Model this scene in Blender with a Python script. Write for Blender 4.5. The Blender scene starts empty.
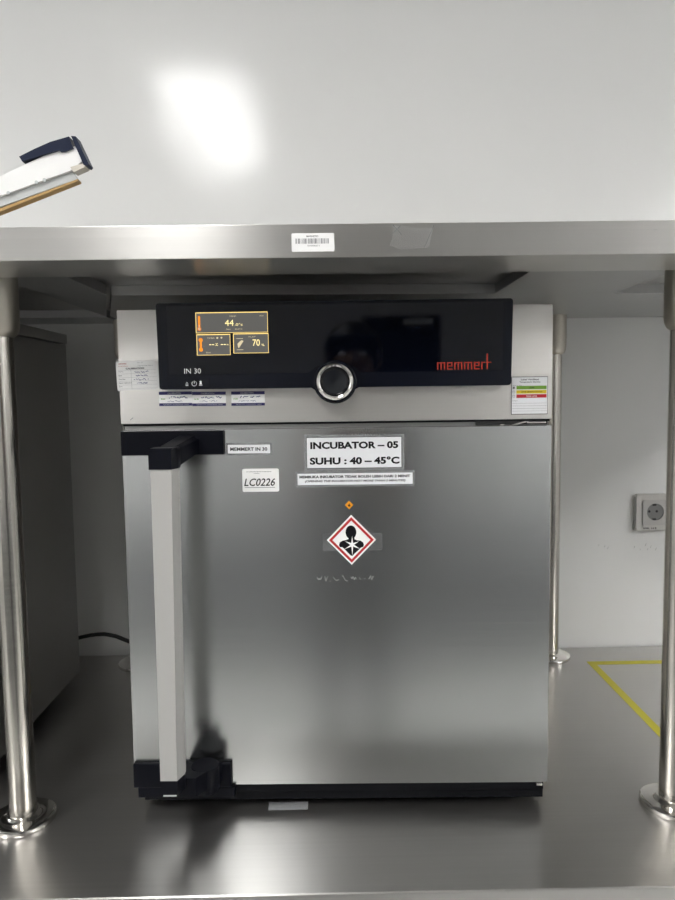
import bpy, bmesh, math, random
from mathutils import Vector, Matrix
random.seed(7)
C = bpy.context.scene.collection
H = 0.85                      # height of the bench top above the floor; everything below is measured from the bench top
pi = math.pi

# ------------------------------------------------------------------ materials
def new_mat(name):
    m = bpy.data.materials.new(name); m.use_nodes = True
    nt = m.node_tree; return m, nt, nt.nodes['Principled BSDF']

def plain(name, col, rough=.5, metal=0., spec=.5, emit=None, es=0., coat=0., alpha=1., trans=0.):
    m, nt, b = new_mat(name)
    b.inputs['Base Color'].default_value = (*col, 1)
    b.inputs['Roughness'].default_value = rough
    b.inputs['Metallic'].default_value = metal
    b.inputs['Specular IOR Level'].default_value = spec
    b.inputs['Coat Weight'].default_value = coat
    b.inputs['Alpha'].default_value = alpha
    b.inputs['Transmission Weight'].default_value = trans
    if emit:
        b.inputs['Emission Color'].default_value = (*emit, 1); b.inputs['Emission Strength'].default_value = es
    n = nt.nodes.new('ShaderNodeTexNoise'); n.inputs['Scale'].default_value = 60
    tc = nt.nodes.new('ShaderNodeTexCoord'); nt.links.new(tc.outputs['Object'], n.inputs['Vector'])
    mr = nt.nodes.new('ShaderNodeMapRange'); nt.links.new(n.outputs['Fac'], mr.inputs['Value'])
    mr.inputs['To Min'].default_value = max(0, rough-.04); mr.inputs['To Max'].default_value = min(1, rough+.04)
    nt.links.new(mr.outputs['Result'], b.inputs['Roughness'])
    return m

def steel(name, col=(.55, .55, .54), rough=.3, aniso=.7, axis='Z', grain=(3, 3, 700), bump=.03, rv=.06, cv=.05, rot=.25, blotch=0.):
    m, nt, b = new_mat(name); L = nt.links.new
    b.inputs['Metallic'].default_value = 1
    b.inputs['Anisotropic'].default_value = aniso
    b.inputs['Anisotropic Rotation'].default_value = rot
    tg = nt.nodes.new('ShaderNodeTangent'); tg.direction_type = 'RADIAL'; tg.axis = axis
    L(tg.outputs['Tangent'], b.inputs['Tangent'])
    tc = nt.nodes.new('ShaderNodeTexCoord')
    mp = nt.nodes.new('ShaderNodeMapping'); mp.inputs['Scale'].default_value = grain
    L(tc.outputs['Object'], mp.inputs['Vector'])
    n1 = nt.nodes.new('ShaderNodeTexNoise'); n1.inputs['Scale'].default_value = 1; n1.inputs['Detail'].default_value = 3
    L(mp.outputs['Vector'], n1.inputs['Vector'])
    n2 = nt.nodes.new('ShaderNodeTexNoise'); n2.inputs['Scale'].default_value = 7; n2.inputs['Detail'].default_value = 4
    L(tc.outputs['Object'], n2.inputs['Vector'])
    ad = nt.nodes.new('ShaderNodeMath'); ad.operation = 'ADD'
    L(n1.outputs['Fac'], ad.inputs[0]); L(n2.outputs['Fac'], ad.inputs[1])
    mr = nt.nodes.new('ShaderNodeMapRange'); L(ad.outputs[0], mr.inputs['Value'])
    mr.inputs['From Min'].default_value = .6; mr.inputs['From Max'].default_value = 1.4
    mr.inputs['To Min'].default_value = max(.02, rough-rv); mr.inputs['To Max'].default_value = rough+rv
    L(mr.outputs['Result'], b.inputs['Roughness'])
    mx = nt.nodes.new('ShaderNodeMix'); mx.data_type = 'RGBA'
    mx.inputs['A'].default_value = (*[c*(1-cv) for c in col], 1); mx.inputs['B'].default_value = (*[min(1, c*(1+cv)) for c in col], 1)
    L(n1.outputs['Fac'], mx.inputs['Factor']); L(mx.outputs['Result'], b.inputs['Base Color'])
    bp = nt.nodes.new('ShaderNodeBump'); bp.inputs['Strength'].default_value = bump; bp.inputs['Distance'].default_value = .0005
    L(n1.outputs['Fac'], bp.inputs['Height'])
    if blotch:
        n3 = nt.nodes.new('ShaderNodeTexNoise'); n3.inputs['Scale'].default_value = 2.2; n3.inputs['Detail'].default_value = 1
        L(tc.outputs['Object'], n3.inputs['Vector'])
        b2 = nt.nodes.new('ShaderNodeBump'); b2.inputs['Strength'].default_value = blotch; b2.inputs['Distance'].default_value = .02
        L(n3.outputs['Fac'], b2.inputs['Height']); L(bp.outputs['Normal'], b2.inputs['Normal']); L(b2.outputs['Normal'], b.inputs['Normal'])
    else:
        L(bp.outputs['Normal'], b.inputs['Normal'])
    return m

def wall_mat(name, col, rough=.35):
    m, nt, b = new_mat(name); L = nt.links.new
    b.inputs['Roughness'].default_value = rough; b.inputs['Specular IOR Level'].default_value = .5
    tc = nt.nodes.new('ShaderNodeTexCoord')
    n = nt.nodes.new('ShaderNodeTexNoise'); n.inputs['Scale'].default_value = 3; n.inputs['Detail'].default_value = 5
    L(tc.outputs['Object'], n.inputs['Vector'])
    mx = nt.nodes.new('ShaderNodeMix'); mx.data_type = 'RGBA'
    mx.inputs['A'].default_value = (*[c*.98 for c in col], 1); mx.inputs['B'].default_value = (*[min(1, c*1.02) for c in col], 1)
    L(n.outputs['Fac'], mx.inputs['Factor']); L(mx.outputs['Result'], b.inputs['Base Color'])
    n2 = nt.nodes.new('ShaderNodeTexNoise'); n2.inputs['Scale'].default_value = 260; n2.inputs['Detail'].default_value = 2
    L(tc.outputs['Object'], n2.inputs['Vector'])
    bp = nt.nodes.new('ShaderNodeBump'); bp.inputs['Strength'].default_value = .12; bp.inputs['Distance'].default_value = .0006
    L(n2.outputs['Fac'], bp.inputs['Height'])
    n4 = nt.nodes.new('ShaderNodeTexNoise'); n4.inputs['Scale'].default_value = 5; n4.inputs['Detail'].default_value = 1
    L(tc.outputs['Object'], n4.inputs['Vector'])
    b2 = nt.nodes.new('ShaderNodeBump'); b2.inputs['Strength'].default_value = .25; b2.inputs['Distance'].default_value = .01
    L(n4.outputs['Fac'], b2.inputs['Height']); L(bp.outputs['Normal'], b2.inputs['Normal'])
    L(b2.outputs['Normal'], b.inputs['Normal'])
    return m

M = {}
M['door_steel'] = steel('brushed door steel', (.52, .53, .53), .25, .4, 'Z', (1.5, 1.5, 330), .0, .02, .035)
M['panel_steel'] = steel('brushed panel steel', (.67, .655, .63), .45, .6, 'Z', (1.5, 1.5, 330), .0, .02, .035)
M['body_steel'] = steel('dull body steel', (.42, .42, .41), .38, .4, 'Z', (4, 4, 700), .03)
M['top_steel'] = steel('worktop steel', (.52, .51, .495), .31, .65, 'Y', (2, 200, 2), .0, .02, .06)
M['shelf_steel'] = steel('shelf steel', (.60, .59, .57), .30, .85, 'Z', (2, 2, 330), .0, .03, .04)
M['shelf_under'] = steel('shelf underside steel', (.50, .50, .50), .4, .3, 'Y', (1.5, 600, 3), .03, .05, .05)
M['tube_steel'] = steel('tube steel', (.60, .575, .53), .2, .3, 'Z', (3, 3, 300), .02, .04, .04)
M['cup_steel'] = steel('cast steel', (.52, .49, .43), .38, .2, 'Z', (60, 60, 60), .03)
M['chrome'] = plain('polished chrome', (.75, .73, .70), .09, 1.)
M['black'] = plain('black plastic', (.004, .0045, .006), .5, 0, .12)
M['navy'] = plain('navy black plastic', (.003, .0035, .007), .42, 0, .13)
M['bezel'] = plain('navy black bezel', (.003, .0045, .011), .25, 0, .3)
M['knob'] = plain('knob button plastic', (.008, .010, .014), .22, 0, .55)
M['glass'] = plain('black display glass', (.002, .003, .007), .045, 0, .38)
M['handle'] = plain('light grey handle aluminium', (.42, .415, .40), .45, 0.0, .4)
M['white'] = plain('white paper', (.92, .92, .91), .55)
M['laminate'] = plain('laminated white paper', (.84, .85, .87), .3)
M['tape_clear'] = plain('clear tape', (.62, .64, .66), .25, alpha=.28)
M['tape_faint'] = plain('faint clear film', (.66, .67, .68), .25, alpha=.045)
M['ink'] = plain('black ink', (.006, .006, .008), .6, 0, .15)
M['pen'] = plain('blue pen ink', (.03, .04, .20), .5)
M['greyink'] = plain('grey ink', (.16, .16, .17), .5)
M['redink'] = plain('red ink', (.45, .08, .07), .5)
M['band'] = plain('navy print band', (.022, .02, .12), .4)
M['green'] = plain('green print', (.16, .36, .03), .4)
M['yellow'] = plain('yellow print', (.80, .62, .02), .4)
M['red'] = plain('red print', (.50, .015, .02), .4)
M['orange'] = plain('orange print', (.72, .30, .01), .4)
M['logo'] = plain('glowing red logo print', (.42, .03, .012), .4, emit=(.9, .07, .03), es=.02)  # faint emission added to brighten the logo, which is only print
M['print'] = plain('glowing white print', (.75, .75, .75), .5, emit=(1, 1, 1), es=.03)  # faint emission added so the panel print looks brighter
M['scr_frame'] = plain('display yellow line', (.3, .25, .1), .4, emit=(1, .70, .22), es=.5)
M['scr_bg'] = plain('display grey field', (.02, .02, .02), .3, emit=(.42, .41, .38), es=.10)
M['scr_txt'] = plain('display cream digits', (.3, .3, .2), .4, emit=(1, .80, .33), es=.55)
M['scr_dim'] = plain('display dim text', (.2, .2, .15), .4, emit=(1, .82, .5), es=.28)
M['scr_or'] = plain('display orange', (.3, .1, 0), .4, emit=(1, .30, .02), es=.4)
M['tape'] = plain('yellow floor tape', (.62, .56, .02), .4)
M['outlet'] = plain('cream plastic', (.56, .55, .52), .35)
M['outlet_in'] = plain('cream plastic worn', (.50, .49, .47), .4)
M['outlet_well'] = plain('dark grey socket well', (.20, .20, .195), .4)  # well coloured darker than the plate around it
M['dark'] = plain('dark hole', (.01, .01, .01), .6)
M['cable'] = plain('black rubber cable', (.01, .01, .01), .5)
M['lid_white'] = plain('white painted metal', (.86, .86, .85), .35)
M['lid_grey'] = plain('pale grey edge', (.52, .54, .54), .4)
M['lid_tan'] = plain('tan seal', (.42, .26, .09), .5)
M['lid_navy'] = plain('dark navy plastic', (.012, .018, .042), .4, 0, .15)
M['smudge'] = plain('grey smudge', (.22, .22, .22), .6, alpha=.4)
M['residue'] = plain('glue residue', (.62, .64, .64), .6, alpha=.45)
M['wall'] = wall_mat('white wall paint', (.77, .775, .765), .16)
M['room'] = wall_mat('room wall paint', (.50, .50, .50), .6)
M['ceiling'] = wall_mat('ceiling paint', (.84, .84, .83), .8)
M['floor'] = wall_mat('pale floor tiles', (.66, .66, .64), .4)
M['cab'] = plain('dark grey cabinet', (.17, .175, .18), .45)
M['lamp'] = plain('lamp diffuser', (.9, .9, .9), .5, emit=(1, .99, .975), es=6.5)
M['fill_lamp_rear'] = plain('fill lamp diffuser over cabinets', (.9, .9, .9), .5, emit=(1, .99, .975), es=14.)  # stronger emitter for the added rear fill lamps
M['lampframe'] = plain('lamp frame', (.8, .8, .8), .4)
M['skin'] = plain('skin', (.28, .15, .095), .5)
M['hair'] = plain('black hair', (.008, .007, .007), .45)
M['shirt'] = plain('dark shirt', (.13, .14, .15), .8)
M['trouser'] = plain('black trousers', (.09, .09, .10), .8)

# ------------------------------------------------------------------ helpers
def obj(name, bm, mat, parent=None, smooth=False, **kw):
    me = bpy.data.meshes.new(name)
    bmesh.ops.recalc_face_normals(bm, faces=bm.faces)
    bm.to_mesh(me); bm.free()
    for m in (mat if isinstance(mat, (list, tuple)) else [mat]): me.materials.append(m)
    o = bpy.data.objects.new(name, me); C.objects.link(o)
    if smooth:
        me.polygons.foreach_set('use_smooth', [True]*len(me.polygons))
        try: me.set_sharp_from_angle(angle=math.radians(35))
        except Exception: pass
    if parent is not None: o.parent = parent
    for k, v in kw.items(): o[k] = v
    return o

def empty(name, loc, rz=0, **kw):
    o = bpy.data.objects.new(name, None); C.objects.link(o)
    o.location = loc; o.rotation_euler = (0, 0, rz); o.empty_display_size = .05
    for k, v in kw.items(): o[k] = v
    return o

def bx(bm, x0, x1, y0, y1, z0, z1, bev=0., seg=2):
    r = bmesh.ops.create_cube(bm, size=1.)
    vs = r['verts']
    for v in vs:
        v.co = Vector((x0+(v.co.x+.5)*(x1-x0), y0+(v.co.y+.5)*(y1-y0), z0+(v.co.z+.5)*(z1-z0)))
    if bev > 0:
        es = list({e for v in vs for e in v.link_edges})
        bmesh.ops.bevel(bm, geom=es, offset=bev, segments=seg, profile=.6, affect='EDGES')
    return bm

def B(*a, **k): return bx(bmesh.new(), *a, **k)

def prism(bm, pts, a0, a1, plane='xz'):
    """closed outline pts in the given plane, extruded along the third axis from a0 to a1"""
    def co(p, a):
        return {'xz': (p[0], a, p[1]), 'xy': (p[0], p[1], a), 'yz': (a, p[0], p[1])}[plane]
    A = [bm.verts.new(co(p, a0)) for p in pts]; Bv = [bm.verts.new(co(p, a1)) for p in pts]
    n = len(pts)
    bm.faces.new(A); bm.faces.new(list(reversed(Bv)))
    for i in range(n): bm.faces.new((A[i], A[(i+1) % n], Bv[(i+1) % n], Bv[i]))
    return bm

def lathe(bm, prof, cx=0, cy=0, cz=0, axis='z', n=48):
    rings = []
    for r, h in prof:
        ring = []
        for i in range(n):
            a = 2*pi*i/n; c, s = math.cos(a)*r, math.sin(a)*r
            ring.append(bm.verts.new((cx+c, cy+s, cz+h) if axis == 'z' else (cx+c, cy+h, cz+s)))
        rings.append(ring)
    for k in range(len(rings)-1):
        for i in range(n):
            bm.faces.new((rings[k][i], rings[k][(i+1) % n], rings[k+1][(i+1) % n], rings[k+1][i]))
    bm.faces.new(rings[0]); bm.faces.new(rings[-1])
    return bm

def tube(bm, pts, r, n=12):
    P = [Vector(p) for p in pts]; rings = []
    for i, p in enumerate(P):
        d = (P[min(i+1, len(P)-1)]-P[max(i-1, 0)]).normalized()
        u = d.cross(Vector((0, 0, 1)));  u = u.normalized() if u.length > 1e-4 else Vector((1, 0, 0))
        w = d.cross(u)
        rings.append([bm.verts.new(p+r*(math.cos(2*pi*k/n)*u+math.sin(2*pi*k/n)*w)) for k in range(n)])
    for a, b in zip(rings, rings[1:]):
        for k in range(n): bm.faces.new((a[k], a[(k+1) % n], b[(k+1) % n], b[k]))
    bm.faces.new(rings[0]); bm.faces.new(rings[-1])
    return bm

def rrect(x0, x1, z0, z1, r, n=5):
    pts = []
    for cx, cz, a0 in ((x1-r, z1-r, 0), (x0+r, z1-r, pi/2), (x0+r, z0+r, pi), (x1-r, z0+r, 3*pi/2)):
        for i in range(n+1):
            a = a0+pi/2*i/n; pts.append((cx+r*math.cos(a), cz+r*math.sin(a)))
    return pts

def text_bm(bm, s, x0, x1, z0, z1, y, bold=0., shear=0., th=.00015, rot=0.):
    """lettering fitted to a rectangle on a wall-like plane that faces -y"""
    cu = bpy.data.curves.new('t', 'FONT'); cu.body = s; cu.size = 1; cu.offset = bold; cu.shear = shear
    cu.extrude = 0; cu.resolution_u = 3
    o = bpy.data.objects.new('t', cu); C.objects.link(o)
    dg = bpy.context.evaluated_depsgraph_get(); dg.update()
    me = bpy.data.meshes.new_from_object(o.evaluated_get(dg))
    xs = [v.co.x for v in me.vertices]; ys = [v.co.y for v in me.vertices]
    if xs:
        ax, bx_, ay, by = min(xs), max(xs), min(ys), max(ys)
        nv = [bm.verts.new((x0+(v.co.x-ax)/(bx_-ax)*(x1-x0), y, z0+(v.co.y-ay)/max(1e-6, by-ay)*(z1-z0))) for v in me.vertices]
        for p in me.polygons:
            try: bm.faces.new([nv[i] for i in p.vertices])
            except Exception: pass
    bpy.data.objects.remove(o); bpy.data.curves.remove(cu); bpy.data.meshes.remove(me)
    return bm

def scribble(bm, x0, x1, z0, z1, y, th, n=14):
    """handwriting-like thin zigzag strip"""
    xs = [x0+(x1-x0)*i/n for i in range(n+1)]
    pts = [(x, random.uniform(z0, z1)) for x in xs]
    for (a, b), (c, d) in zip(pts, pts[1:]):
        if random.random() < .2: continue
        dx, dz = c-a, d-b; l = math.hypot(dx, dz); nx, nz = -dz/l*th/2, dx/l*th/2
        vs = [bm.verts.new(q) for q in ((a+nx, y, b+nz), (a-nx, y, b-nz), (c-nx, y, d-nz), (c+nx, y, d+nz))]
        bm.faces.new(vs)
    return bm

def tiny_words(bm, x0, x1, z0, z1, y, words=4):
    """a line of print too small to read, as short dashes of letter size"""
    h = z1-z0; x = x0
    while x < x1-h*.4:
        w = h*random.uniform(.35, .6)
        zz = z1 if random.random() < .25 else z1-h*.2
        bx(bm, x, min(x+w, x1), y-.00008, y, z0, zz)
        x += w+h*.22
        if random.random() < .18: x += h*.5
    return bm

# ------------------------------------------------------------------ the setting
def struct(name, bm, m):
    o = obj(name, bm, m); o['kind'] = 'structure'; return o
WY = .605
struct('wall_back', B(-3, 3, WY, WY+.12, -H, 1.95), M['wall'])
struct('wall_left', B(-3.12, -3, -3.4, WY+.12, -H, 1.95), M['room'])
struct('wall_right', B(3, 3.12, -3.4, WY+.12, -H, 1.95), M['room'])
struct('wall_front', B(-3.12, 3.12, -3.52, -3.4, -H, 1.95), M['room'])
struct('floor', B(-3.12, 3.12, -3.52, WY+.12, -H-.1, -H), M['floor'])
struct('ceiling', B(-3.12, 3.12, -3.52, WY+.12, 1.95, 2.05), M['ceiling'])

def lamp(x, y, w, l, label, es=None):
    r = empty('ceiling_lamp', (x, y, 1.95), label=label, category='ceiling lamp', group='troffer lamps on the ceiling')
    bm = bmesh.new()
    for a in ((-w/2-.02, -w/2, -l/2-.02, l/2+.02), (w/2, w/2+.02, -l/2-.02, l/2+.02), (-w/2, w/2, -l/2-.02, -l/2), (-w/2, w/2, l/2, l/2+.02)):
        bx(bm, *a, -.03, -.0005)
    obj('lamp_frame', bm, M['lampframe'], r)
    obj('diffuser', B(-w/2, w/2, -l/2, l/2, -.022, -.001), M[es or 'lamp'], r)
lamp(-.56, -1.38, .36, 1.2, 'long white ceiling lamp nearest above the left of the bench')
lamp(-2.2, -1.38, .36, 1.2, 'long white fill lamp added on the ceiling by the left wall')  # this and the right wall lamp are unseen, added for fill
lamp(2.65, -1.38, .36, 1.2, 'long white fill lamp added on the ceiling by the right wall')
lamp(-2.65, -2.45, .36, 1.2, 'long white fill lamp added over the cabinets at left', 'fill_lamp_rear')  # rear pair is unseen, added to light the incubator front from behind the camera
lamp(2.65, -2.45, .36, 1.2, 'long white fill lamp added over the cabinets at right', 'fill_lamp_rear')

# ------------------------------------------------------------------ bench
BX0, BX1 = -1.3, 1.15
bench = empty('steel_workbench', (0, .2, -H), label='brushed stainless steel workbench top under the incubator with yellow tape at right', category='workbench')
def rel(o, p):   # keep coordinates in bench space while parented
    o.matrix_parent_inverse = Matrix.Translation(-Vector(p.location)); return o
bm = bx(bmesh.new(), BX0, BX1, -.165, .600, -.04, 0, bev=.0035, seg=3)
rel(obj('worktop', bm, M['top_steel'], bench, smooth=True), bench)
for x in (BX0+.06, BX1-.06, -.1):
    for y in (-.12, .55):
        rel(obj('leg', lathe(bmesh.new(), [(.019, -H+.0), (.019, -.04)], x, y, 0), M['tube_steel'], bench, smooth=True), bench)
tp = bmesh.new()
bx(tp, .544, 1.0, .497, .515, 0, .0004)
bx(tp, .544, .560, .0, .497, 0, .0004)
rel(obj('tape_marking', tp, M['tape'], bench, label='yellow tape marking'), bench)
rel(obj('tape_piece', B(-.103, -.047, .000, .018, 0.0002, .0006), M['tape_clear'], bench, label='clear tape piece under the incubator edge'), bench)

# ------------------------------------------------------------------ over-shelf
SH = empty('steel_shelf', (0, .2, 0), label='brushed stainless steel overshelf on round posts above the incubator', category='shelf')
bm = bmesh.new()
bx(bm, BX0, BX1, -.1630, .600, .766, .7705)
bx(bm, BX0, BX1, -.165, -.1625, .735, .7712, bev=.0008)
bx(bm, BX0, BX1, -.1635, -.065, .735, .7375)
rel(obj('shelf_board', bm, M['shelf_steel'], SH, smooth=False), SH)
bm = bmesh.new()   # folded rails under the board
def rail(bm, pts, z0=.750, z1=.7657):
    prism(bm, pts, z0, z1, 'xy')
rail(bm, [(-.456, -.064), (-.362, -.064), (-.362, .185), (-.453, .455), (-.456, .455)])
rail(bm, [(-.356, .190), (.268, .215), (.268, -.064), (.470, -.064), (.470, .232), (BX1-.01, .245), (BX1-.01, .597), (-.356, .597), (-.440, .597), (-.446, .465)])
rail(bm, [(BX0+.01, .48), (-.458, .48), (-.458, .597), (BX0+.01, .597)])
rel(obj('underside_rail', bm, M['shelf_under'], SH), SH)
def post(x, y, ztop):
    p = rel(obj('post', lathe(bmesh.new(), [(.0178, .004), (.0178, ztop-.04)], x, y, 0), M['tube_steel'], SH, smooth=True), SH)
    c = obj('cup', lathe(bmesh.new(), [(.0262, ztop), (.0262, ztop-.066), (.0252, ztop-.073), (.0225, ztop-.079), (.0178, ztop-.083)], x, y, 0), M['cup_steel'], SH, smooth=True)
    f = obj('flange', lathe(bmesh.new(), [(.0422, .0002), (.0432, .0015), (.0434, .0050), (.0425, .0075), (.0400, .0088), (.0300, .0098), (.0240, .0104), (.0215, .0125), (.0180, .0130)], x, y, 0), M['chrome'], SH, smooth=True)
    for q in (c, f): rel(q, SH); q.parent = p; q.matrix_parent_inverse = Matrix.Identity(4)
    return p
for x, y in ((-.443, -.011), (.470, -.005), (-.436, .54), (.474, .545)):
    post(x, y, .7497)
# barcode sticker on the shelf edge
st = rel(obj('barcode_label', prism(bmesh.new(), rrect(-.0468, -.0002, .7415, .7612, .001), -.1655, -.1651), M['white'], SH, label='white barcode sticker on the shelf edge'), SH)
bm = bmesh.new(); x = -.0425
while x < -.007:
    w = random.choice((.0003, .0005, .0009)); bx(bm, x, x+w, -.16562, -.1655, .7500, .7555); x += w+random.choice((.0004, .0006, .0011))
text_bm(bm, 'MAGNETIC', -.0305, -.0175, .7570, .7588, -.1656, .02); text_bm(bm, '00008271', -.0295, -.0165, .7470, .7484, -.1656)
q = rel(obj('barcode', bm, M['greyink'], SH), SH); q.parent = st; q.matrix_parent_inverse = Matrix.Identity(4)
bm = prism(bmesh.new(), [(.060, .747), (.073, .7425), (.103, .7445), (.108, .7655), (.090, .7650), (.068, .7690)], -.1654, -.1651)
bx(bm, .064, .0643, -.1657, -.1652, .755, .769)
rel(obj('tape_residue', bm, M['tape_faint'], SH), SH)
for a, b, c_, d in ((.0640, .7690, .0735, .7585), (.0640, .7600, .0720, .7680), (.0980, .7445, .1085, .7680)):
    dx, dz = c_-a, d-b; l = math.hypot(dx, dz); t = .0003; nx, nz = -dz/l*t, dx/l*t
    rel(obj('scratch', prism(bmesh.new(), [(a+nx, b+nz), (a-nx, b-nz), (c_-nx, d-nz), (c_+nx, d+nz)], -.1656, -.1652), M['residue'], SH), SH)

# ------------------------------------------------------------------ the incubator (front face at y = 0 in its own frame)
INC = empty('incubator', (0, 0, 0), -.0193, label='stainless steel laboratory incubator with black control panel and stuck-on labels', category='incubator')
W = .2925
body = bmesh.new()
bx(body, -W, W, .052, .434, .0345, .703, bev=.0025)
bx(body, -W, W, 0, .0525, .5495, .703, bev=.0018)
bx(body, -W+.006, W-.006, .012, .055, .5385, .5520)
obj('body', body, M['panel_steel'], INC, smooth=True)
obj('door_seam', B(-W+.004, W-.004, .004, .05, .5400, .5500), M['body_steel'], INC)
obj('seam_gap_shade', B(-W+.003, W-.003, .001, .01, .5468, .5494), M['black'], INC)  # black strip stands in for the shade in the gap above the door
dm = bmesh.new(); bx(dm, -W, W, 0, .05, .0365, .5415, bev=.0022, seg=3)
door = obj('door', dm, M['door_steel'], INC, smooth=True)
obj('base_plinth', B(-.2795, .2870, .002, .42, .0255, .0362, bev=.001), M['black'], INC)
pl = B(-.2795, .2870, 0.004, .05, .013, .0362, bev=.001)
obj('base_trim', pl, M['black'], INC)
for x in (-.235, .235):
    for y in (.05, .38):
        obj('foot', lathe(bmesh.new(), [(.016, .0007), (.017, .002), (.015, .008), (.011, .027)], x, y, 0), M['black'], INC, smooth=True)
# hinge pieces on the right
hg = bmesh.new()
bx(hg, .190, .286, -.0005, .03, .5425, .5475)
obj('hinge_slot', hg, M['dark'], INC)
hg = bmesh.new()
bx(hg, .258, .284, -.003, .012, .5440, .5462, bev=.0006)
prism(hg, [(.236, .5422), (.244, .5422), (.256, .5452), (.262, .5468), (.254, .5468), (.246, .5448)], -.003, .004)
bx(hg, .222, .228, -.0025, .006, .5420, .5436, bev=.0005)
obj('hinge', hg, M['chrome'], INC)
hb = bmesh.new(); lathe(hb, [(.0, -.0042), (.005, -.004), (.0058, -.002), (.0058, .0)], .271, .012, .0365); bx(hb, .276, .2845, -.002, .02, .0330, .0362, bev=.0008)
obj('hinge', hb, M['chrome'], INC, smooth=True)

# handle assembly
obj('handle_bracket', B(-.2915, -.1520, -.0065, 0.0, .5070, .5400, bev=.0016), M['navy'], INC)
bb = bmesh.new()
bx(bb, -.2915, -.1535, -.0065, -.0003, .0370, .0715, bev=.0016)
bx(bb, -.2855, -.1490, -.0060, .010, .0225, .0368, bev=.0010)
obj('handle_bracket', bb, M['navy'], INC)
HY = -.088
def hexprof(x0, x1, ch, y0, y1):      # outline seen from above: flat front, bevelled right side
    return [(x0, y0), (x1-ch, y0), (x1, y0+.016), (x1, y1), (x0+.004, y1), (x0, y1-.004)]
def loft(bm, secs):
    rows = [[bm.verts.new(v) for v in s] for s in secs]
    n = len(rows[0])
    for a, b in zip(rows, rows[1:]):
        for k in range(n): bm.faces.new((a[k], a[(k+1) % n], b[(k+1) % n], b[k]))
    bm.faces.new(rows[0]); bm.faces.new(rows[-1]); return bm
top = [(x, y, .4965) for x, y in hexprof(-.2290, -.1985, .0045, HY, -.064)]
bot = [(x, y, .0945) for x, y in hexprof(-.2300, -.2025, .0060, HY, -.064)]
obj('handle_bar', loft(bmesh.new(), [bot, top]), M['handle'], INC, label='light grey vertical bar of the door handle')
# upper cap and arm reaching back to the bracket
cap = bmesh.new()
o1 = hexprof(-.2308, -.1980, .0045, HY-.001, -.060)
loft(cap, [[(x, y, .4962) for x, y in o1], [(x, y, .5205) for x, y in o1], [(x+(.0015 if x < -.2 else -.0015), y+(.002 if y < -.07 else 0), .5225) for x, y in o1]])
o2 = [(-.2290, -.062, .4975), (-.2000, -.062, .4975), (-.2000, -.062, .5195), (-.2040, -.062, .5228), (-.2230, -.062, .5228), (-.2290, -.062, .5195)]
o3 = [(-.2200, -.005, .5110), (-.1850, -.005, .5110), (-.1850, -.005, .5290), (-.1910, -.005, .5335), (-.2110, -.005, .5335), (-.2200, -.005, .5290)]
loft(cap, [o2, o3])
obj('handle_arm', cap, M['navy'], INC)
cap = bmesh.new()
loft(cap, [[(x+.0015, y, .0735) for x, y in hexprof(-.2300, -.2045, .0060, HY+.002, -.064)], [(x, y, .0943) for x, y in hexprof(-.2298, -.2027, .0060, HY+.001, -.064)]])
loft(cap, [[(-.214, -.066, .060), (-.190, -.066, .060), (-.190, -.066, .0850), (-.214, -.066, .0850)], [(-.214, -.005, .046), (-.165, -.005, .046), (-.165, -.005, .074), (-.214, -.005, .074)]])
obj('handle_arm', cap, M['navy'], INC)
obj('handle_pivot', lathe(bmesh.new(), [(.0180, .046), (.0192, .048), (.0192, .0800), (.0182, .0810), (.0, .0812)], -.1860, -.0245, 0), M['navy'], INC, smooth=True)
obj('handle_clip', B(-.2270, -.2100, HY-.0005, HY+.003, .0740, .0748), M['lid_grey'], INC)

# control panel with the round bump that carries the knob
KX, KZ, KR = .0000, .6030, .0288
x0, x1, z0, z1 = -.2352, .2350, .5955, .7090
pts = []
for p in rrect(x0, x1, z0, z1, .004, 4): pts.append(p)
# pts order: top right, top left, bottom left, bottom right -> insert the bump between the last two
top_r, top_l, bot_l, bot_r = pts[0:5], pts[5:10], pts[10:15], pts[15:20]
bot_l = [(x+.0018, z) for x, z in bot_l]; bot_r = [(x-.0018, z) for x, z in bot_r]
bump = []
for i in range(25):
    a = pi+.26-(-.0)+ (pi-.52)*i/24
    bump.append((KX+KR*math.cos(a), KZ+KR*math.sin(a)))
bump = [(KX-KR-.003, z0)]+[b for b in bump if b[1] < z0]+[(KX+KR+.003, z0)]
obj('control_panel', prism(bmesh.new(), top_r+top_l+bot_l+bump+bot_r, -.016, 0.0), M['bezel'], INC)
pan = obj('panel_glass', prism(bmesh.new(), [(-.2210, .7050), (-.2200, .6150), (-.0335, .6150), (-.026, .6225), (.0, .6300), (.026, .6225), (.0335, .6150), (.2215, .6150), (.2225, .7050)], -.0175, -.0158), M['glass'], INC)
knob = obj('knob_base', lathe(bmesh.new(), [(KR-.0006, .0), (KR-.0006, -.0055), (KR-.002, -.0065), (.0, -.0066)], KX, -.0158, KZ, 'y', 64), M['bezel'], INC, smooth=True)
kr = bmesh.new()
n = 64; prof = [(.0246, 0), (.0250, -.006), (.0238, -.0108), (.0215, -.0125), (.0195, -.0118), (.0178, -.0090), (.0174, -.004), (.0174, 0)]
lathe(kr, prof, KX, -.0220, KZ, 'y', n)
for f in [f for f in kr.faces if len(f.verts) > 4]: kr.faces.remove(f)
obj('knob_ring', kr, M['chrome'], INC, smooth=True, label='chrome ring of the knob')
obj('knob_button', lathe(bmesh.new(), [(.0174, .0), (.0174, -.0075), (.0155, -.0088), (.008, -.0078), (.0, -.0074)], KX, -.0220, KZ, 'y', n), M['knob'], INC, smooth=True)

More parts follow.
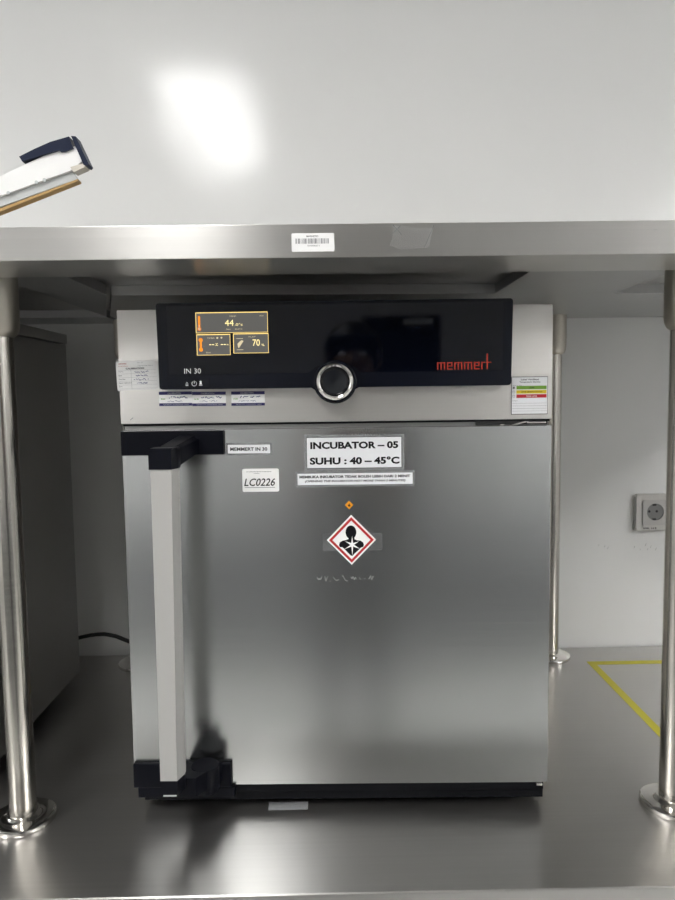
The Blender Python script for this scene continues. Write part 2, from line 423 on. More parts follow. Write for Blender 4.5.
# display
GY = -.0177
def frame(bm, x0, x1, z0, z1, t, y, tt=None):
    tt = tt or t
    bx(bm, x0, x1, y-.0002, y, z1-tt, z1); bx(bm, x0, x1, y-.0002, y, z0, z0+t*.7)
    bx(bm, x0, x0+t, y-.0002, y, z0, z1); bx(bm, x1-t*.7, x1, y-.0002, y, z0, z1)
T = GY-.0004
def screen(x0, x1, z0, z1, label):
    d_ = obj('display', B(x0-.0004, x1+.0004, GY, GY+.0002, z0-.0004, z1+.0004), M['glass'], INC, label=label)
    obj('display_field', B(x0, x1, GY-.0002, GY, z0, z1), M['scr_bg'], d_)
    fr = bmesh.new(); frame(fr, x0, x1, z0, z1, .0008, GY-.0002, .0011)
    obj('display_frame', fr, M['scr_frame'], d_); return d_
d1 = screen(-.1825, -.0875, .6690, .6960, 'wide display field reading 44.0')
tx = bmesh.new(); text_bm(tx, '44', -.1440, -.1325, .6780, .6860, T, .0); text_bm(tx, '.0°c', -.1310, -.1205, .6780, .6815, T, .0)
obj('display_digits', tx, M['scr_txt'], d1)
tx = bmesh.new(); text_bm(tx, 'TEMP', -.1380, -.1290, .6895, .6912, T); text_bm(tx, 'MAN', -.0980, -.0930, .6898, .6913, T)
text_bm(tx, 'Set', -.1425, -.1365, .6728, .6746, T); text_bm(tx, '44.0°C', -.1310, -.1210, .6728, .6746, T)
obj('display_symbols', tx, M['scr_dim'], d1)
tx = bmesh.new(); prism(tx, rrect(-.1793, -.1765, .6745, .6915, .0013), T, T+.0002); lathe(tx, [(.0025, 0), (.0025, -.0003)], -.1779, T+.0002, .6745, 'y', 20)
obj('thermometer_icon', tx, M['scr_or'], d1)
tx = bmesh.new(); bx(tx, -.1783, -.1775, GY-.0008, GY-.0005, .6745, .6800); lathe(tx, [(.0015, 0), (.0015, -.0003)], -.1779, GY-.0005, .6745, 'y', 16)
obj('thermometer_icon', tx, M['print'], d1)
d2 = screen(-.1820, -.1375, .6400, .6675, 'lower left display field with dashes')
tx = bmesh.new()
for a_ in (-.1655, -.1618, -.1500, -.1463): bx(tx, a_, a_+.0028, T, T+.0002, .6533, .6543)
text_bm(tx, ':c', -.1575, -.1540, .6522, .6556, T, .0); text_bm(tx, 'm', -.1422, -.1400, .6527, .6543, T, .0)
obj('display_digits', tx, M['scr_txt'], d2)
tx = bmesh.new(); text_bm(tx, 'TIMER', -.1680, -.1580, .6615, .6632, T); text_bm(tx, 'End', -.1695, -.1640, .6427, .6445, T)
lathe(tx, [(.0013, 0), (.0013, -.0002)], -.1545, T+.0002, .6625, 'y', 16); lathe(tx, [(.0012, 0), (.0012, -.0002)], -.1490, T+.0002, .6627, 'y', 16)
obj('display_symbols', tx, M['scr_dim'], d2)
tx = bmesh.new()
for z_ in (.6600, .6475): lathe(tx, [(.0027, 0), (.0027, -.0003)], -.1765, T+.0002, z_, 'y', 20)
bx(tx, -.1778, -.1752, T, T+.0002, .6480, .6595)
obj('timer_icon', tx, M['scr_or'], d2)
d3 = screen(-.1335, -.0870, .6420, .6680, 'lower right display field reading 70')
tx = bmesh.new(); text_bm(tx, '70', -.1080, -.0985, .6515, .6600, T, .0); text_bm(tx, '%', -.0962, -.0925, .6512, .6540, T, .0)
obj('display_digits', tx, M['scr_txt'], d3)
tx = bmesh.new(); text_bm(tx, 'FLAP', -.1130, -.1040, .6627, .6642, T); bx(tx, -.1295, -.1205, T, T+.0002, .6610, .6616); bx(tx, -.1290, -.1205, T, T+.0002, .6464, .6470)
prism(tx, [(-.1275, .6500), (-.1262, .6490), (-.1235, .6530), (-.1200, .6580), (-.1222, .6592), (-.1250, .6575), (-.1280, .6545)], T, T+.0002)
obj('flap_icon', tx, M['scr_dim'], d3)

# printing on the panel
bm = text_bm(bmesh.new(), 'IN 30', -.1995, -.1775, .6162, .6230, GY, -.003)
obj('lettering', bm, M['print'], INC)
kp = obj('key_field', B(-.2020, -.1670, -.0164, -.0159, .5980, .6085), M['glass'], INC)
bm = bmesh.new(); ky = -.0166
bx(bm, -.1985, -.1950, ky, ky+.0002, .6002, .6010); bx(bm, -.1985, -.1950, ky, ky+.0002, .6022, .6030); bx(bm, -.1975, -.1960, ky, ky+.0002, .6042, .6050)
for i in range(14):
    a0 = pi/2+.55+(2*pi-1.1)*i/14; a1 = pi/2+.55+(2*pi-1.1)*(i+1)/14
    R1, R2, cx, cz = .0035, .0028, -.1870, .6030
    vs = [bm.verts.new((cx+R*math.cos(a), ky, cz+R*math.sin(a))) for R, a in ((R1, a0), (R1, a1), (R2, a1), (R2, a0))]
    bm.faces.new(vs)
bx(bm, -.1874, -.1866, ky, ky+.0002, .6030, .6068)
lathe(bm, [(.0015, 0), (.0015, .0002)], -.1785, ky, .6052, 'y', 16)
prism(bm, [(-.1805, .6018), (-.1765, .6018), (-.1775, .6040), (-.1795, .6040)], ky, ky+.0002)
bx(bm, -.1808, -.1762, ky, ky+.0002, .6003, .6011)
obj('key_symbols', bm, M['print'], kp)
# red lower-case logo with the long crossed t
bm = bmesh.new(); lx = .1350; lz = .6168; lh = .0100; t = .0017; ly = GY-.0002
def vb(x, za=0., zb=1.): bx(bm, x, x+t, ly, ly+.0002, lz+za*lh, lz+zb*lh)
def hb_(xa, xb, z): bx(bm, xa, xb, ly, ly+.0002, lz+z*lh, lz+z*lh+t*.8)
def lm(x): vb(x); vb(x+.0045); vb(x+.0090); hb_(x, x+.0107, .84); return x+.0130
def le(x): vb(x); vb(x+.0056, .42); hb_(x, x+.0073, .84); hb_(x, x+.0073, .42); hb_(x, x+.0073, 0); return x+.0096
x = lm(lx); x = le(x); x = lm(x); x = lm(x); x = le(x); vb(x); hb_(x, x+.0052, .84); x += .0070
bx(bm, x, x+t, ly, ly+.0002, lz, lz+.0205); hb_(x-.0005, x+.0062, .84)
obj('lettering', bm, M['logo'], INC, label='red lettering on the panel')

# ---- stickers
def card(name, x0, x1, z0, z1, mat, label=None, y=-.0004, r=.0006, tilt=0., th=.0004):
    cx, cz = (x0+x1)/2, (z0+z1)/2
    o = obj(name, prism(bmesh.new(), rrect(x0-cx, x1-cx, z0-cz, z1-cz, r, 3), 0, th), mat, INC)
    o.location = (cx, y-.0002, cz); o.rotation_euler = (0, -tilt, 0)
    if label: o['label'] = label
    return o
def on(o, name, fn, mat, lift=.00025):
    """fn draws in incubator coordinates; the result becomes a child of card o"""
    bm = bmesh.new(); fn(bm, 0.)
    for v in bm.verts: v.co = v.co-Vector((o.location.x, 0, o.location.z)); 
    for v in bm.verts: v.co.y = v.co.y-lift
    return obj(name, bm, mat, o)

c = card('calibration_sticker', -.2955, -.2385, .5957, .6350, M['white'], 'white calibration sticker with handwriting', tilt=.02, r=.0008)
def f(bm, y):
    text_bm(bm, 'CALIBRATION', -.2825, -.2575, .6238, .6260, y, .05)
    for i, s in enumerate(('Tag No', 'Date', 'Due Date', 'Next Calibration', 'Sign')): text_bm(bm, s, -.2925, -.2925+.0011*len(s), .6205-.0050*i-.0004, .6205-.0050*i+.0010, y, .02)
    text_bm(bm, 'Form : QC', -.2660, -.2590, .6318, .6330, y); text_bm(bm, 'Calibration Lab Service', -.2660, -.2460, .6278, .6290, y)
    for i in range(6): bx(bm, -.2930, -.2410, y-.00005, y, .6230-.0050*i-.00015, .6230-.0050*i)
    bx(bm, -.2755, -.2753, y-.00005, y, .5980, .6230)
on(c, 'lettering', f, M['greyink'])
on(c, 'lettering', lambda bm, y: (text_bm(bm, 'CERTIFIED', -.2920, -.2810, .6308, .6322, y, .03), tiny_words(bm, -.2920, -.2790, .6280, .6286, y)), M['redink'])
def f(bm, y):
    for i in range(4): scribble(bm, -.2720+.003*(i % 2), -.2520-.002*(i == 3), .6188-.0050*i, .6212-.0050*i, y, .0007, 16)
on(c, 'handwriting', f, M['pen'])

def banded(x0, x1, z0, z1, label, tilt=0.):
    c = card('service_sticker', x0, x1, z0, z1, M['white'], label, tilt=tilt)
    on(c, 'band', lambda bm, y: (bx(bm, x0, x1, y-.00006, y, z1-.0042, z1), bx(bm, x0, x1, y-.00006, y, z0, z0+.0036)), M['band'])
    m = (z0+z1)/2
    on(c, 'handwriting', lambda bm, y: (scribble(bm, x0+.012, x1-.006, m+.0005, m+.0034, y, .0009, 20), scribble(bm, x0+.010, x1-.012, m-.0040, m-.0024, y, .0005, 18)), M['pen'])
    on(c, 'lettering', lambda bm, y: tiny_words(bm, x0+.003, x0+.009, m-.001, m+.0006, y), M['green'])
    on(c, 'lettering', lambda bm, y: (text_bm(bm, 'CALIBRATION', x0+.012, x0+.030, z1-.0032, z1-.0012, y-.0001, .01), text_bm(bm, 'QUALITY CONTROL UNIT', x0+.006, x1-.004, z0+.0009, z0+.0024, y-.0001, .01)), M['lid_grey'])
banded(-.2388, -.1940, .5737, .5930, 'white sticker with navy bands, left one of the joined pair')
banded(-.1938, -.1482, .5730, .5922, 'white sticker with navy bands, right one of the joined pair', -.004)
banded(-.1408, -.0955, .5727, .5920, 'separate white sticker with navy bands')

c = card('status_card', .2372, .2862, .5560, .6068, M['ink'], 'white status card with green, yellow and red bars', tilt=.0, r=.0004)
on(c, 'paper', lambda bm, y: bx(bm, .2378, .2856, y-.00006, y, .5568, .6061), M['laminate'])
def f(bm, y):
    text_bm(bm, 'Label Verifikasi', .2500, .2740, .6018, .6040, y, .02); text_bm(bm, 'Temperature Storage', .2480, .2760, .5982, .6006, y, .02)
    text_bm(bm, 'Status Alat :', .2385, .2530, .5945, .5956, y); text_bm(bm, 'Catatan', .2390, .2455, .5740, .5750, y)
    for i in range(4): bx(bm, .2385, .2850, y-.00005, y, .5710-.0035*i, .5712-.0035*i)
    for i in range(3): frame(bm, .2390, .2420, .5903-.0055*i, .5935-.0055*i, .0004, y)
    bx(bm, .2398, .2412, y-.0001, y, .5908, .5930)
on(c, 'lettering', f, M['ink'], .0004)
for i, (k, s) in enumerate((('green', 'LAYAK'), ('yellow', 'LAYAK DENGAN CATATAN'), ('red', 'TIDAK LAYAK'))):
    zc = .5920-.0057*i
    on(c, 'colour_bar', lambda bm, y, zc=zc: bx(bm, .2440, .2845, y-.00006, y, zc-.0022, zc+.0024), M[k], .0004)
    w = .00115*len(s)
    on(c, 'lettering', lambda bm, y, zc=zc, w=w, s=s: text_bm(bm, s, .2645-w/2*1.2, .2645+w/2*1.2, zc-.0009, zc+.0009, y, .02), M['ink'] if i < 2 else M['white'], .0006)

def taped(name, x0, x1, z0, z1, label, m=.002, border=.0006, tilt=0.):
    card('clear_tape', x0-m, x1+m, z0-m, z1+m, M['tape_clear'], y=-.0002, tilt=tilt)
    c = card(name, x0, x1, z0, z1, M['ink'], label, y=-.0006, r=.0003, tilt=tilt)
    on(c, 'paper', lambda bm, y: bx(bm, x0+border, x1-border, y-.00006, y, z0+border, z1-border), M['laminate'])
    return c
c = taped('name_label', -.1480, -.0888, .5072, .5204, 'small laminated label reading MEMMERT IN 30', tilt=-.005)
on(c, 'lettering', lambda bm, y: text_bm(bm, 'MEMMERT IN 30', -.1440, -.0935, .5113, .5162, y, .03), M['ink'], .0004)
c = card('number_label', -.1285, -.0785, .4550, .4867, M['white'], 'white plate label reading LC0226', r=.0022, th=.0008, y=-.0008)
on(c, 'lettering', lambda bm, y: (text_bm(bm, 'LC0226', -.1262, -.0838, .4630, .4735, y, .012, .25), bx(bm, -.1255, -.0840, y-.00005, y, .4607, .4612)), M['ink'])
on(c, 'lettering', lambda bm, y: (tiny_words(bm, -.1230, -.0880, .4822, .4832, y), tiny_words(bm, -.1130, -.1050, .4800, .4808, y)), M['greyink'])
c = taped('incubator_label', -.0402, .0893, .4860, .5285, 'laminated label reading INCUBATOR - 05', m=.003)
def f(bm, y):
    text_bm(bm, 'INCUBATOR – 05', -.0350, .0845, .5125, .5222, y, .042)
    text_bm(bm, 'SUHU : 40 – 45°C', -.0360, .0860, .4912, .5015, y, .042)
on(c, 'lettering', f, M['ink'], .0004)
c = taped('notice_label', -.0535, .1043, .4630, .4795, 'laminated strip about opening the incubator', m=.0022, border=.0004)
def f(bm, y):
    text_bm(bm, 'MEMBUKA INKUBATOR TIDAK BOLEH LEBIH DARI 2 MENIT', -.0505, .1005, .4727, .4763, y, .045)
    text_bm(bm, '(OPENING THE INCUBATOR NOT MORE THAN 2 MINUTES)', -.0430, .0940, .4664, .4700, y, .035, .2)
on(c, 'lettering', f, M['ink'], .0004)

# hazard diamond
DX, DZ = .0195, .3868
def dia(bm, r, y0, y1, cx=DX, cz=DZ): return prism(bm, [(cx+r, cz), (cx, cz+r*1.03), (cx-r, cz), (cx, cz-r*1.03)], y0, y1)
hz = obj('hazard_sign', dia(bmesh.new(), .0338, -.0006, -.0002), M['white'], INC, label='red bordered health hazard diamond sticker')
obj('red_border', dia(bmesh.new(), .0308, -.0008, -.0006), M['red'], hz)
obj('paper', dia(bmesh.new(), .0262, -.0010, -.0008), M['white'], hz)
fg = bmesh.new()
hp = [(DX-.0006+.0074*math.cos(a), DZ+.0108+.0094*math.sin(a)) for a in [2*pi*i/24 for i in range(24)]]
prism(fg, hp, -.0012, -.0010)
bust = [(-.0036, .0060), (.0040, .0060), (.0042, .0010), (.0075, -.0005), (.0125, -.0010), (.0160, -.0035), (.0170, -.0070), (.0160, -.0098), (.0130, -.0105), (.0090, -.0145), (.0040, -.0190), (.0012, -.0222), (-.0012, -.0215), (-.0060, -.0165), (-.0105, -.0115), (-.0130, -.0098), (-.0160, -.0098), (-.0172, -.0070), (-.0160, -.0030), (-.0120, -.0008), (-.0070, .0000), (-.0040, .0015)]
bust.reverse()
prism(fg, [(DX+a, DZ+b) for a, b in bust], -.0012, -.0010)
obj('pictogram', fg, M['ink'], hz)
sg = bmesh.new(); cx, cz = DX+.0010, DZ-.0068
star = [(90, .0125), (62, .0028), (28, .0105), (5, .0025), (-28, .0120), (-62, .0026), (-90, .0150), (-118, .0026), (-152, .0120), (-178, .0025), (152, .0110), (118, .0030)]
prism(sg, [(cx+r*math.cos(math.radians(a)), cz+r*math.sin(math.radians(a))) for a, r in star], -.0014, -.0012)
obj('star_mark', sg, M['white'], hz)
ys = obj('small_sticker', dia(bmesh.new(), .0058, -.0006, -.0002, .0168, .4352), M['orange'], INC, label='tiny orange diamond sticker')
obj('symbol', prism(bmesh.new(), [(.0150, .4350), (.0180, .4375), (.0176, .4350), (.0195, .4338), (.0165, .4328)], -.0008, -.0006), M['ink'], ys)
# glue residue and scuffs on the door
rs = bmesh.new()
for i in range(7): scribble(rs, -.030+.012*i, -.022+.012*i, .330-.001*(i % 2), .337, -.0003, .0007, 5)
obj('glue_residue', rs, M['residue'], INC)
rs = prism(bmesh.new(), rrect(-.020, .062, .372, .396, .001), -.0003, -.0001)
obj('glue_residue', rs, M['tape_faint'], INC)
bm = bmesh.new(); prism(bm, [(-.2795, .5555), (-.2790, .5548), (-.2748, .5580), (-.2752, .5590)], -.0004, -.0001)
obj('scratch', bm, M['residue'], INC)

# ------------------------------------------------------------------ the neighbouring unit on the left
LU = empty('laboratory_oven', (-.82, .01, 0), label='dark steel laboratory oven whose bare side stands behind the left post', category='oven')
def lo(name, bm, m, sm=True, **k): return obj(name, bm, m, LU, smooth=sm, **k)
lo('body', B(-.29, .29, .05, .437, .026, .692, bev=.002), M['body_steel'])
lo('top_cover', B(-.292, .292, .0, .4385, .6945, .713, bev=.0015), M['body_steel'])
lo('door', B(-.29, .2875, 0, .046, .036, .541, bev=.002), M['door_steel'])
lo('control_panel', B(-.235, .235, -.014, .0, .585, .69, bev=.002), M['bezel'])
lo('fascia', B(-.29, .29, 0, .049, .548, .692, bev=.0015), M['panel_steel'])
lo('handle', B(-.24, -.205, -.085, -.055, .09, .50, bev=.003), M['handle'])
for z in (.07, .50): lo('handle_arm', B(-.24, -.205, -.085, 0, z, z+.03, bev=.002), M['navy'])
lo('knob', lathe(bmesh.new(), [(.027, 0), (.026, -.012), (.0, -.013)], 0, -.014, .60, 'y'), M['chrome'])
for x in (-.23, .23):
    for y in (.06, .38): lo('foot', lathe(bmesh.new(), [(.016, .0007), (.016, .008), (.011, .027)], x, y, 0), M['black'])

cb = tube(bmesh.new(), [(-.575, .4465, .070), (-.574, .47, .069), (-.572, .500, .0695), (-.56, .512, .072), (-.545, .512, .0755), (-.53, .512, .0785), (-.515, .511, .0805), (-.50, .510, .0812), (-.487, .508, .0798), (-.472, .507, .0765), (-.44, .500, .066), (-.40, .495, .055), (-.34, .49, .060), (-.28, .46, .08), (-.26, .4405, .085)], .0042)
o = obj('power_cable', cb, M['cable'], smooth=True); o['label'] = 'black power cable running along the wall between the oven and the incubator'; o['category'] = 'cable'

# ------------------------------------------------------------------ wall socket
OU = empty('wall_socket', (.7220, WY, .3125), label='cream round-hole wall socket with small black lettering right of the incubator', category='wall socket')
obj('mounting_frame', prism(bmesh.new(), rrect(-.0430, .0350, -.0430, .0420, .009), -.009, 0), M['outlet'], OU)
obj('back_frame', prism(bmesh.new(), rrect(-.0405, .0325, -.0405, .0395, .007), -.0130, -.0088), M['outlet'], OU)
SX, SZ, SR = .0015, .0020, .0192
X0, X1, Z0, Z1 = -.0270, .0300, -.0280, .0290
pl = bmesh.new(); N = 48; out, inn, bak, wel = [], [], [], []
for i in range(N):
    a = 2*pi*(i+.5)/N; c_, s_ = math.cos(a), math.sin(a)
    t_ = min((X1-SX)/c_ if c_ > 0 else (X0-SX)/c_, (Z1-SZ)/s_ if s_ > 0 else (Z0-SZ)/s_)
    out.append(pl.verts.new((SX+t_*c_, -.0160, SZ+t_*s_))); bak.append(pl.verts.new((SX+t_*c_, -.0130, SZ+t_*s_)))
    inn.append(pl.verts.new((SX+SR*c_, -.0160, SZ+SR*s_)))
for i in range(N):
    j = (i+1) % N; pl.faces.new((out[i], out[j], inn[j], inn[i])); pl.faces.new((out[i], bak[i], bak[j], out[j]))
obj('socket_plate', pl, M['outlet_in'], OU)
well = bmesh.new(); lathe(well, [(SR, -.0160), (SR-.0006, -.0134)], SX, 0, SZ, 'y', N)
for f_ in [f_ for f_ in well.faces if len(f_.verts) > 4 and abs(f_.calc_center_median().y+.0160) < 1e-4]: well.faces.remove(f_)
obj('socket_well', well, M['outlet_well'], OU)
for dx in (-.0130, .0040):
    obj('pin_hole', lathe(bmesh.new(), [(.0027, 0), (.0027, -.0005)], SX+dx, -.0134, SZ+.0010, 'y', 20), M['dark'], OU)
for z in (.0165, -.0165): obj('earth_clip', B(-.0045, .0035, -.0158, -.0134, z-.0005, z+.0035, bev=.0005), M['dark'], OU)
obj('lettering', text_bm(bmesh.new(), 'BSBL 14 B', -.0240, .0060, -.0375, -.0335, -.0132, .03), M['ink'], OU)
# faint scuffs on the wall below the socket
sc = bmesh.new()
for i in range(9):
    a = random.uniform(.60, .74); z = random.uniform(.222, .236); l = random.uniform(.002, .007)
    prism(sc, [(a, z), (a+.0006, z), (a+.0006+l*.4, z+l), (a+l*.4, z+l)], WY-.0004, WY)
o = obj('trim_1', sc, M['smudge']); o['kind'] = 'structure'

# ------------------------------------------------------------------ slanting lid on the shelf
LY0, LY1 = -.05, -.036
def px(x, y): return (-.4185+.00126*x, .8157+.00121*(214-y)-.00001*x)
LD = empty('instrument_lid', (-.50, 0, .7705), label='white slanting instrument lid with dark navy corner grip at left on the shelf', category='lid')
def ld(name, pts, y0, y1, m, **k):
    bm = prism(bmesh.new(), [(px(a, b)[0]+.50, px(a, b)[1]-.7705) for a, b in pts], y0, y1)
    return obj(name, bm, m, LD, **k)
ld('lid_shell', [(-78, 218), (0, 178.5), (28, 165), (48, 156), (79, 146.5), (86, 161), (74, 170.5), (0, 197), (-72, 222)], LY0, LY1, M['lid_white'])
ld('lid_edge', [(-72, 224), (0, 197.2), (74, 170.7), (79, 178), (0, 206.5), (-82, 238), (-94, 244)], LY0+.004, LY1, M['lid_grey'])
ld('seal_strip', [(-96, 250), (0, 212), (80, 180.5), (80, 178.5), (0, 208.7), (-84, 240.5)], LY0+.002, LY1, M['lid_tan'])
ld('corner_grip', [(25, 157.5), (40, 150), (56, 143), (74.5, 137.6), (78, 149), (70, 152.6), (66, 153), (64, 151), (46, 156.5), (28, 162.5)], LY0-.003, LY1, M['lid_navy'])
ld('end_cap', [(76.5, 137), (81, 137.5), (92.5, 164.5), (91, 166.5), (87.5, 165.5)], LY0-.003, LY1, M['lid_navy'])
ld('end_clip', [(87, 163.5), (89, 167), (77, 172.5), (74, 167.5)], LY0-.001, LY1, M['cup_steel'])
for a, b in ((12, 193), (40, 182.5), (48, 180)):
    q = px(a, b); obj('screw_mark', lathe(bmesh.new(), [(.0022, 0), (.0022, -.001)], q[0]+.5, LY0, q[1]-.7705, 'y', 16), M['lid_grey'], LD)

# ------------------------------------------------------------------ things behind the camera, seen as reflections
CB = empty('base_cabinet', (0, -2.55, -H), label='dark grey row of base cabinets behind the camera', category='cabinet')
obj('cabinet_body', B(-2.4, 2.4, -.3, .3, 0, .86, bev=.004), M['cab'], CB)
obj('cabinet_top', B(-2.42, 2.42, -.3, .32, .861, .89, bev=.003), M['cab'], CB)
for i in range(6): 
    dd = obj('cabinet_door', B(-2.38+.795*i, -1.61+.795*i, .301, .318, .08, .84, bev=.002), M['cab'], CB)
    obj('cabinet_handle', B(-1.99-.06+.795*i, -1.99+.06+.795*i, .318, .33, .76, .772), M['chrome'], dd)
EQ = empty('bench_instrument', (.25, -2.6, .041), label='black boxy instrument on the cabinets behind the camera', category='instrument')
obj('case', B(-.19, .19, -.16, .16, .0, .93, bev=.008), M['black'], EQ)
obj('name_strip', B(.01, .15, .161, .163, .885, .910), M['lid_grey'], EQ)

# photographer: one continuous skinned body, standing and holding a phone up at the camera
PR = empty('person', (.028, -1.28, -H), label='standing person in dark clothes holding a phone up behind the camera', category='person')
V = {'pel': (0, 0, .88, .125), 'bel': (0, .0, 1.02, .118), 'che': (0, .0, 1.20, .135), 'up': (0, -.01, 1.325, .105), 'nk': (0, 0, 1.39, .052), 'nk2': (-.005, .02, 1.44, .050),
     'hd': (-.01, .035, 1.51, .074), 'hd2': (-.01, .03, 1.58, .078)}
for s, k in ((-1, 'l'), (1, 'r')):
    V['sh'+k] = (s*.165, -.01, 1.315, .052); V['el'+k] = (s*.20, .12, 1.13, .038); V['wr'+k] = (s*.10-.05, .315, 1.36, .026); V['pa'+k] = (s*.088-.055, .335, 1.42, .028)
    V['hip'+k] = (s*.09, 0, .83, .088); V['kn'+k] = (s*.10, .02, .46, .055); V['an'+k] = (s*.11, -.02, .075, .036); V['to'+k] = (s*.125, .13, .03, .028)
E_ = [('pel', 'bel'), ('bel', 'che'), ('che', 'up'), ('up', 'nk'), ('nk', 'nk2'), ('nk2', 'hd'), ('hd', 'hd2')]
for k in 'lr': E_ += [('up', 'sh'+k), ('sh'+k, 'el'+k), ('el'+k, 'wr'+k), ('wr'+k, 'pa'+k), ('pel', 'hip'+k), ('hip'+k, 'kn'+k), ('kn'+k, 'an'+k), ('an'+k, 'to'+k)]
def skinned(name, V, E_, root, sub=2):
    keys = list(V); me = bpy.data.meshes.new('sk'); me.from_pydata([V[k][:3] for k in keys], [(keys.index(a), keys.index(b)) for a, b in E_], [])
    o = bpy.data.objects.new('sk', me); C.objects.link(o)
    md = o.modifiers.new('skin', 'SKIN'); md.use_smooth_shade = True
    if not me.skin_vertices: me.attributes.new('skin', 'FLOAT', 'POINT')
    sv = me.skin_vertices[0].data
    for i, k in enumerate(keys): sv[i].radius = (V[k][3], V[k][3]); sv[i].use_root = (k == root)
    ss = o.modifiers.new('s', 'SUBSURF'); ss.levels = sub; ss.render_levels = sub
    dg = bpy.context.evaluated_depsgraph_get(); dg.update()
    m2 = bpy.data.meshes.new_from_object(o.evaluated_get(dg)); bpy.data.objects.remove(o)
    m2.name = name; return m2
try:
    bpy.context.view_layer.update()
    tmp = bpy.data.meshes.new('x'); 
    # skin layers come with the modifier, which only an operator-free trick creates: bmesh layer
    def skinned(name, V, E_, root, sub=2):
        keys = list(V); bm = bmesh.new(); ly_ = bm.verts.layers.skin.verify(); vs = []
        for k in keys:
            v = bm.verts.new(V[k][:3]); v[ly_].radius = (V[k][3], V[k][3]); v[ly_].use_root = (k == root); vs.append(v)
        for a, b in E_: bm.edges.new((vs[keys.index(a)], vs[keys.index(b)]))
        me = bpy.data.meshes.new('sk'); bm.to_mesh(me); bm.free()
        o = bpy.data.objects.new('sk', me); C.objects.link(o)
        o.modifiers.new('skin', 'SKIN').use_smooth_shade = True
        ss = o.modifiers.new('s', 'SUBSURF'); ss.levels = sub; ss.render_levels = sub
        dg = bpy.context.evaluated_depsgraph_get(); dg.update()
        m2 = bpy.data.meshes.new_from_object(o.evaluated_get(dg)); bpy.data.objects.remove(o)
        m2.name = name; return m2
    for k, s in (('l', -1), ('r', 1)):
        x, y, z, r = V['pa'+k]
        for i in range(4):      # fingers wrap the back and far side of the phone
            a, b, c_ = 'f%s%d' % (k, i), 'g%s%d' % (k, i), 'h%s%d' % (k, i)
            zz = z+.035-.018*i; ln = (.9, 1, .95, .78)[i]
            V[a] = (x+s*.006, y-.008, zz, .0095); V[b] = (x-s*.022*ln, y-.022, zz+.004, .0085); V[c_] = (x-s*.044*ln, y-.018, zz+.006, .0075)
            E_ += [('pa'+k, a), (a, b), (b, c_)]
        V['t1'+k] = (x+s*.004, y+.0, z-.028, .011); V['t2'+k] = (x-s*.014, y+.002, z-.012, .0095); V['t3'+k] = (x-s*.026, y+.002, z+.004, .008)
        E_ += [('pa'+k, 't1'+k), ('t1'+k, 't2'+k), ('t2'+k, 't3'+k)]
    me = skinned('body', V, E_, 'pel')
    for m_ in (M['skin'], M['shirt'], M['trouser']): me.materials.append(m_)
    for p in me.polygons:
        c_ = p.center
        p.material_index = 2 if c_.z < .95 and abs(c_.x) < .3 and c_.y < .2 and c_.z > .07 else (1 if c_.z < 1.39 and not (c_.y > .22) else 0)
        if c_.z <= .07: p.material_index = 2
        p.use_smooth = True
    bo = bpy.data.objects.new('body', me); C.objects.link(bo); bo.parent = PR
except Exception as e:
    print('SKIN FAILED', e)
def ell(bm, cx, cy, cz, rx, ry, rz, cut=None):
    r = bmesh.ops.create_uvsphere(bm, u_segments=28, v_segments=18, radius=1)
    for v in r['verts']: v.co = Vector((cx+v.co.x*rx, cy+v.co.y*ry, cz+v.co.z*rz))
    if cut: 
        bad = [v for v in r['verts'] if cut(v.co)]; bmesh.ops.delete(bm, geom=bad, context='VERTS')
    return bm
hx, hy, hz_ = -.01, .033, 1.555
obj('hair', ell(bmesh.new(), hx, hy-.010, hz_+.016, .092, .092, .096, lambda c_: c_.y > hy+.030 and c_.z < hz_+.050), M['hair'], PR, smooth=True)
obj('nose', ell(bmesh.new(), hx, hy+.090, hz_-.018, .012, .016, .020), M['skin'], PR, smooth=True)
obj('mouth', ell(bmesh.new(), hx, hy+.078, hz_-.052, .022, .008, .006), M['redink'], PR, smooth=True)
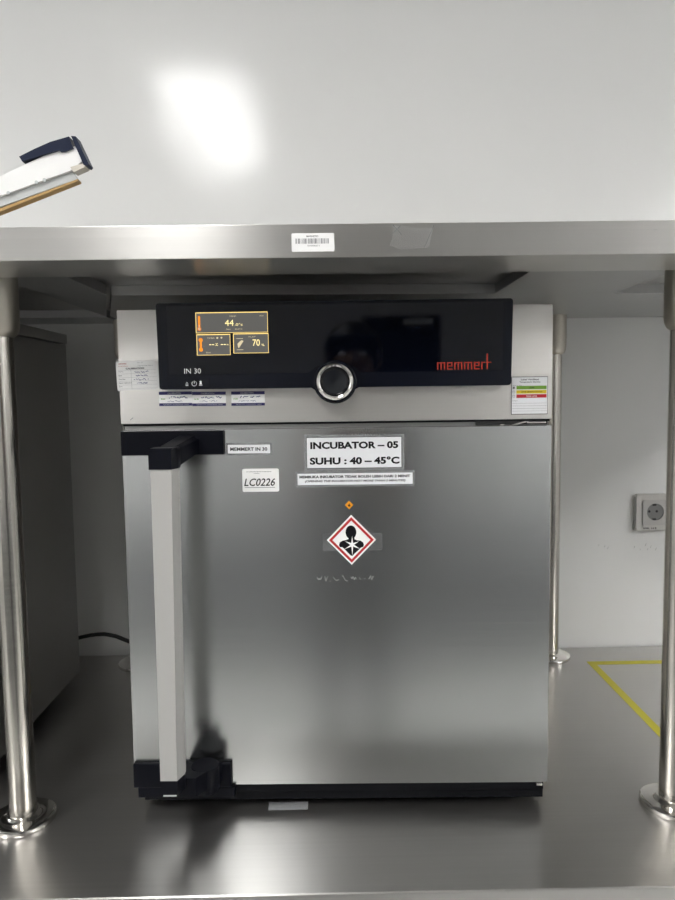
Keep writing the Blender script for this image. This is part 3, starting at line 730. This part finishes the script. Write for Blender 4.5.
for s in (-1, 1):
    obj('eye', ell(bmesh.new(), hx+s*.031, hy+.076, hz_+.006, .013, .008, .007), M['white'], PR, smooth=True)
    obj('ear', ell(bmesh.new(), hx+s*.080, hy, hz_-.005, .010, .018, .030), M['skin'], PR, smooth=True)
PH = obj('phone', prism(bmesh.new(), rrect(-.085, .068, .545, .618, .008), -.946, -.938), M['black'])
PH['label'] = 'black phone held up sideways by the person behind the camera'; PH['category'] = 'phone'

# ------------------------------------------------------------------ world, camera, output
wd = bpy.data.worlds.new('room_air'); bpy.context.scene.world = wd; wd.use_nodes = True
wd.node_tree.nodes['Background'].inputs['Color'].default_value = (.9, .95, 1, 1)
wd.node_tree.nodes['Background'].inputs['Strength'].default_value = .2

for o in list(bpy.context.scene.objects):
    if o.parent is None:
        if o.type == 'MESH':
            cs = [v.co.copy() for v in o.data.vertices]
            c = Vector(((min(v.x for v in cs)+max(v.x for v in cs))/2, (min(v.y for v in cs)+max(v.y for v in cs))/2, min(v.z for v in cs)))
            o.data.transform(Matrix.Translation(-c)); o.location = c
        o.location.z += H

cam = bpy.data.cameras.new('camera'); co = bpy.data.objects.new('camera', cam); C.objects.link(co)
pitch, yaw, roll = .07822, .01021, .0131
fw = Vector((math.sin(yaw)*math.cos(pitch), math.cos(yaw)*math.cos(pitch), -math.sin(pitch)))
rt = Vector((math.cos(yaw), -math.sin(yaw), 0)); up = rt.cross(fw)
r2 = math.cos(roll)*rt-math.sin(roll)*up; u2 = math.sin(roll)*rt+math.cos(roll)*up
m = Matrix((r2, u2, -fw)).transposed().to_4x4(); m.translation = Vector((-.00749, -.92389, .58331+H))
co.matrix_world = m
cam.sensor_fit = 'VERTICAL'; cam.sensor_height = 32; cam.lens = 681.146/900*32; cam.clip_start = .01; cam.clip_end = 50
sc_ = bpy.context.scene; sc_.camera = co
vs_ = sc_.view_settings; vs_.view_transform = 'Standard'; vs_.look = 'None'; vs_.gamma = 1; vs_.use_curve_mapping = False
vs_.exposure = 1.36
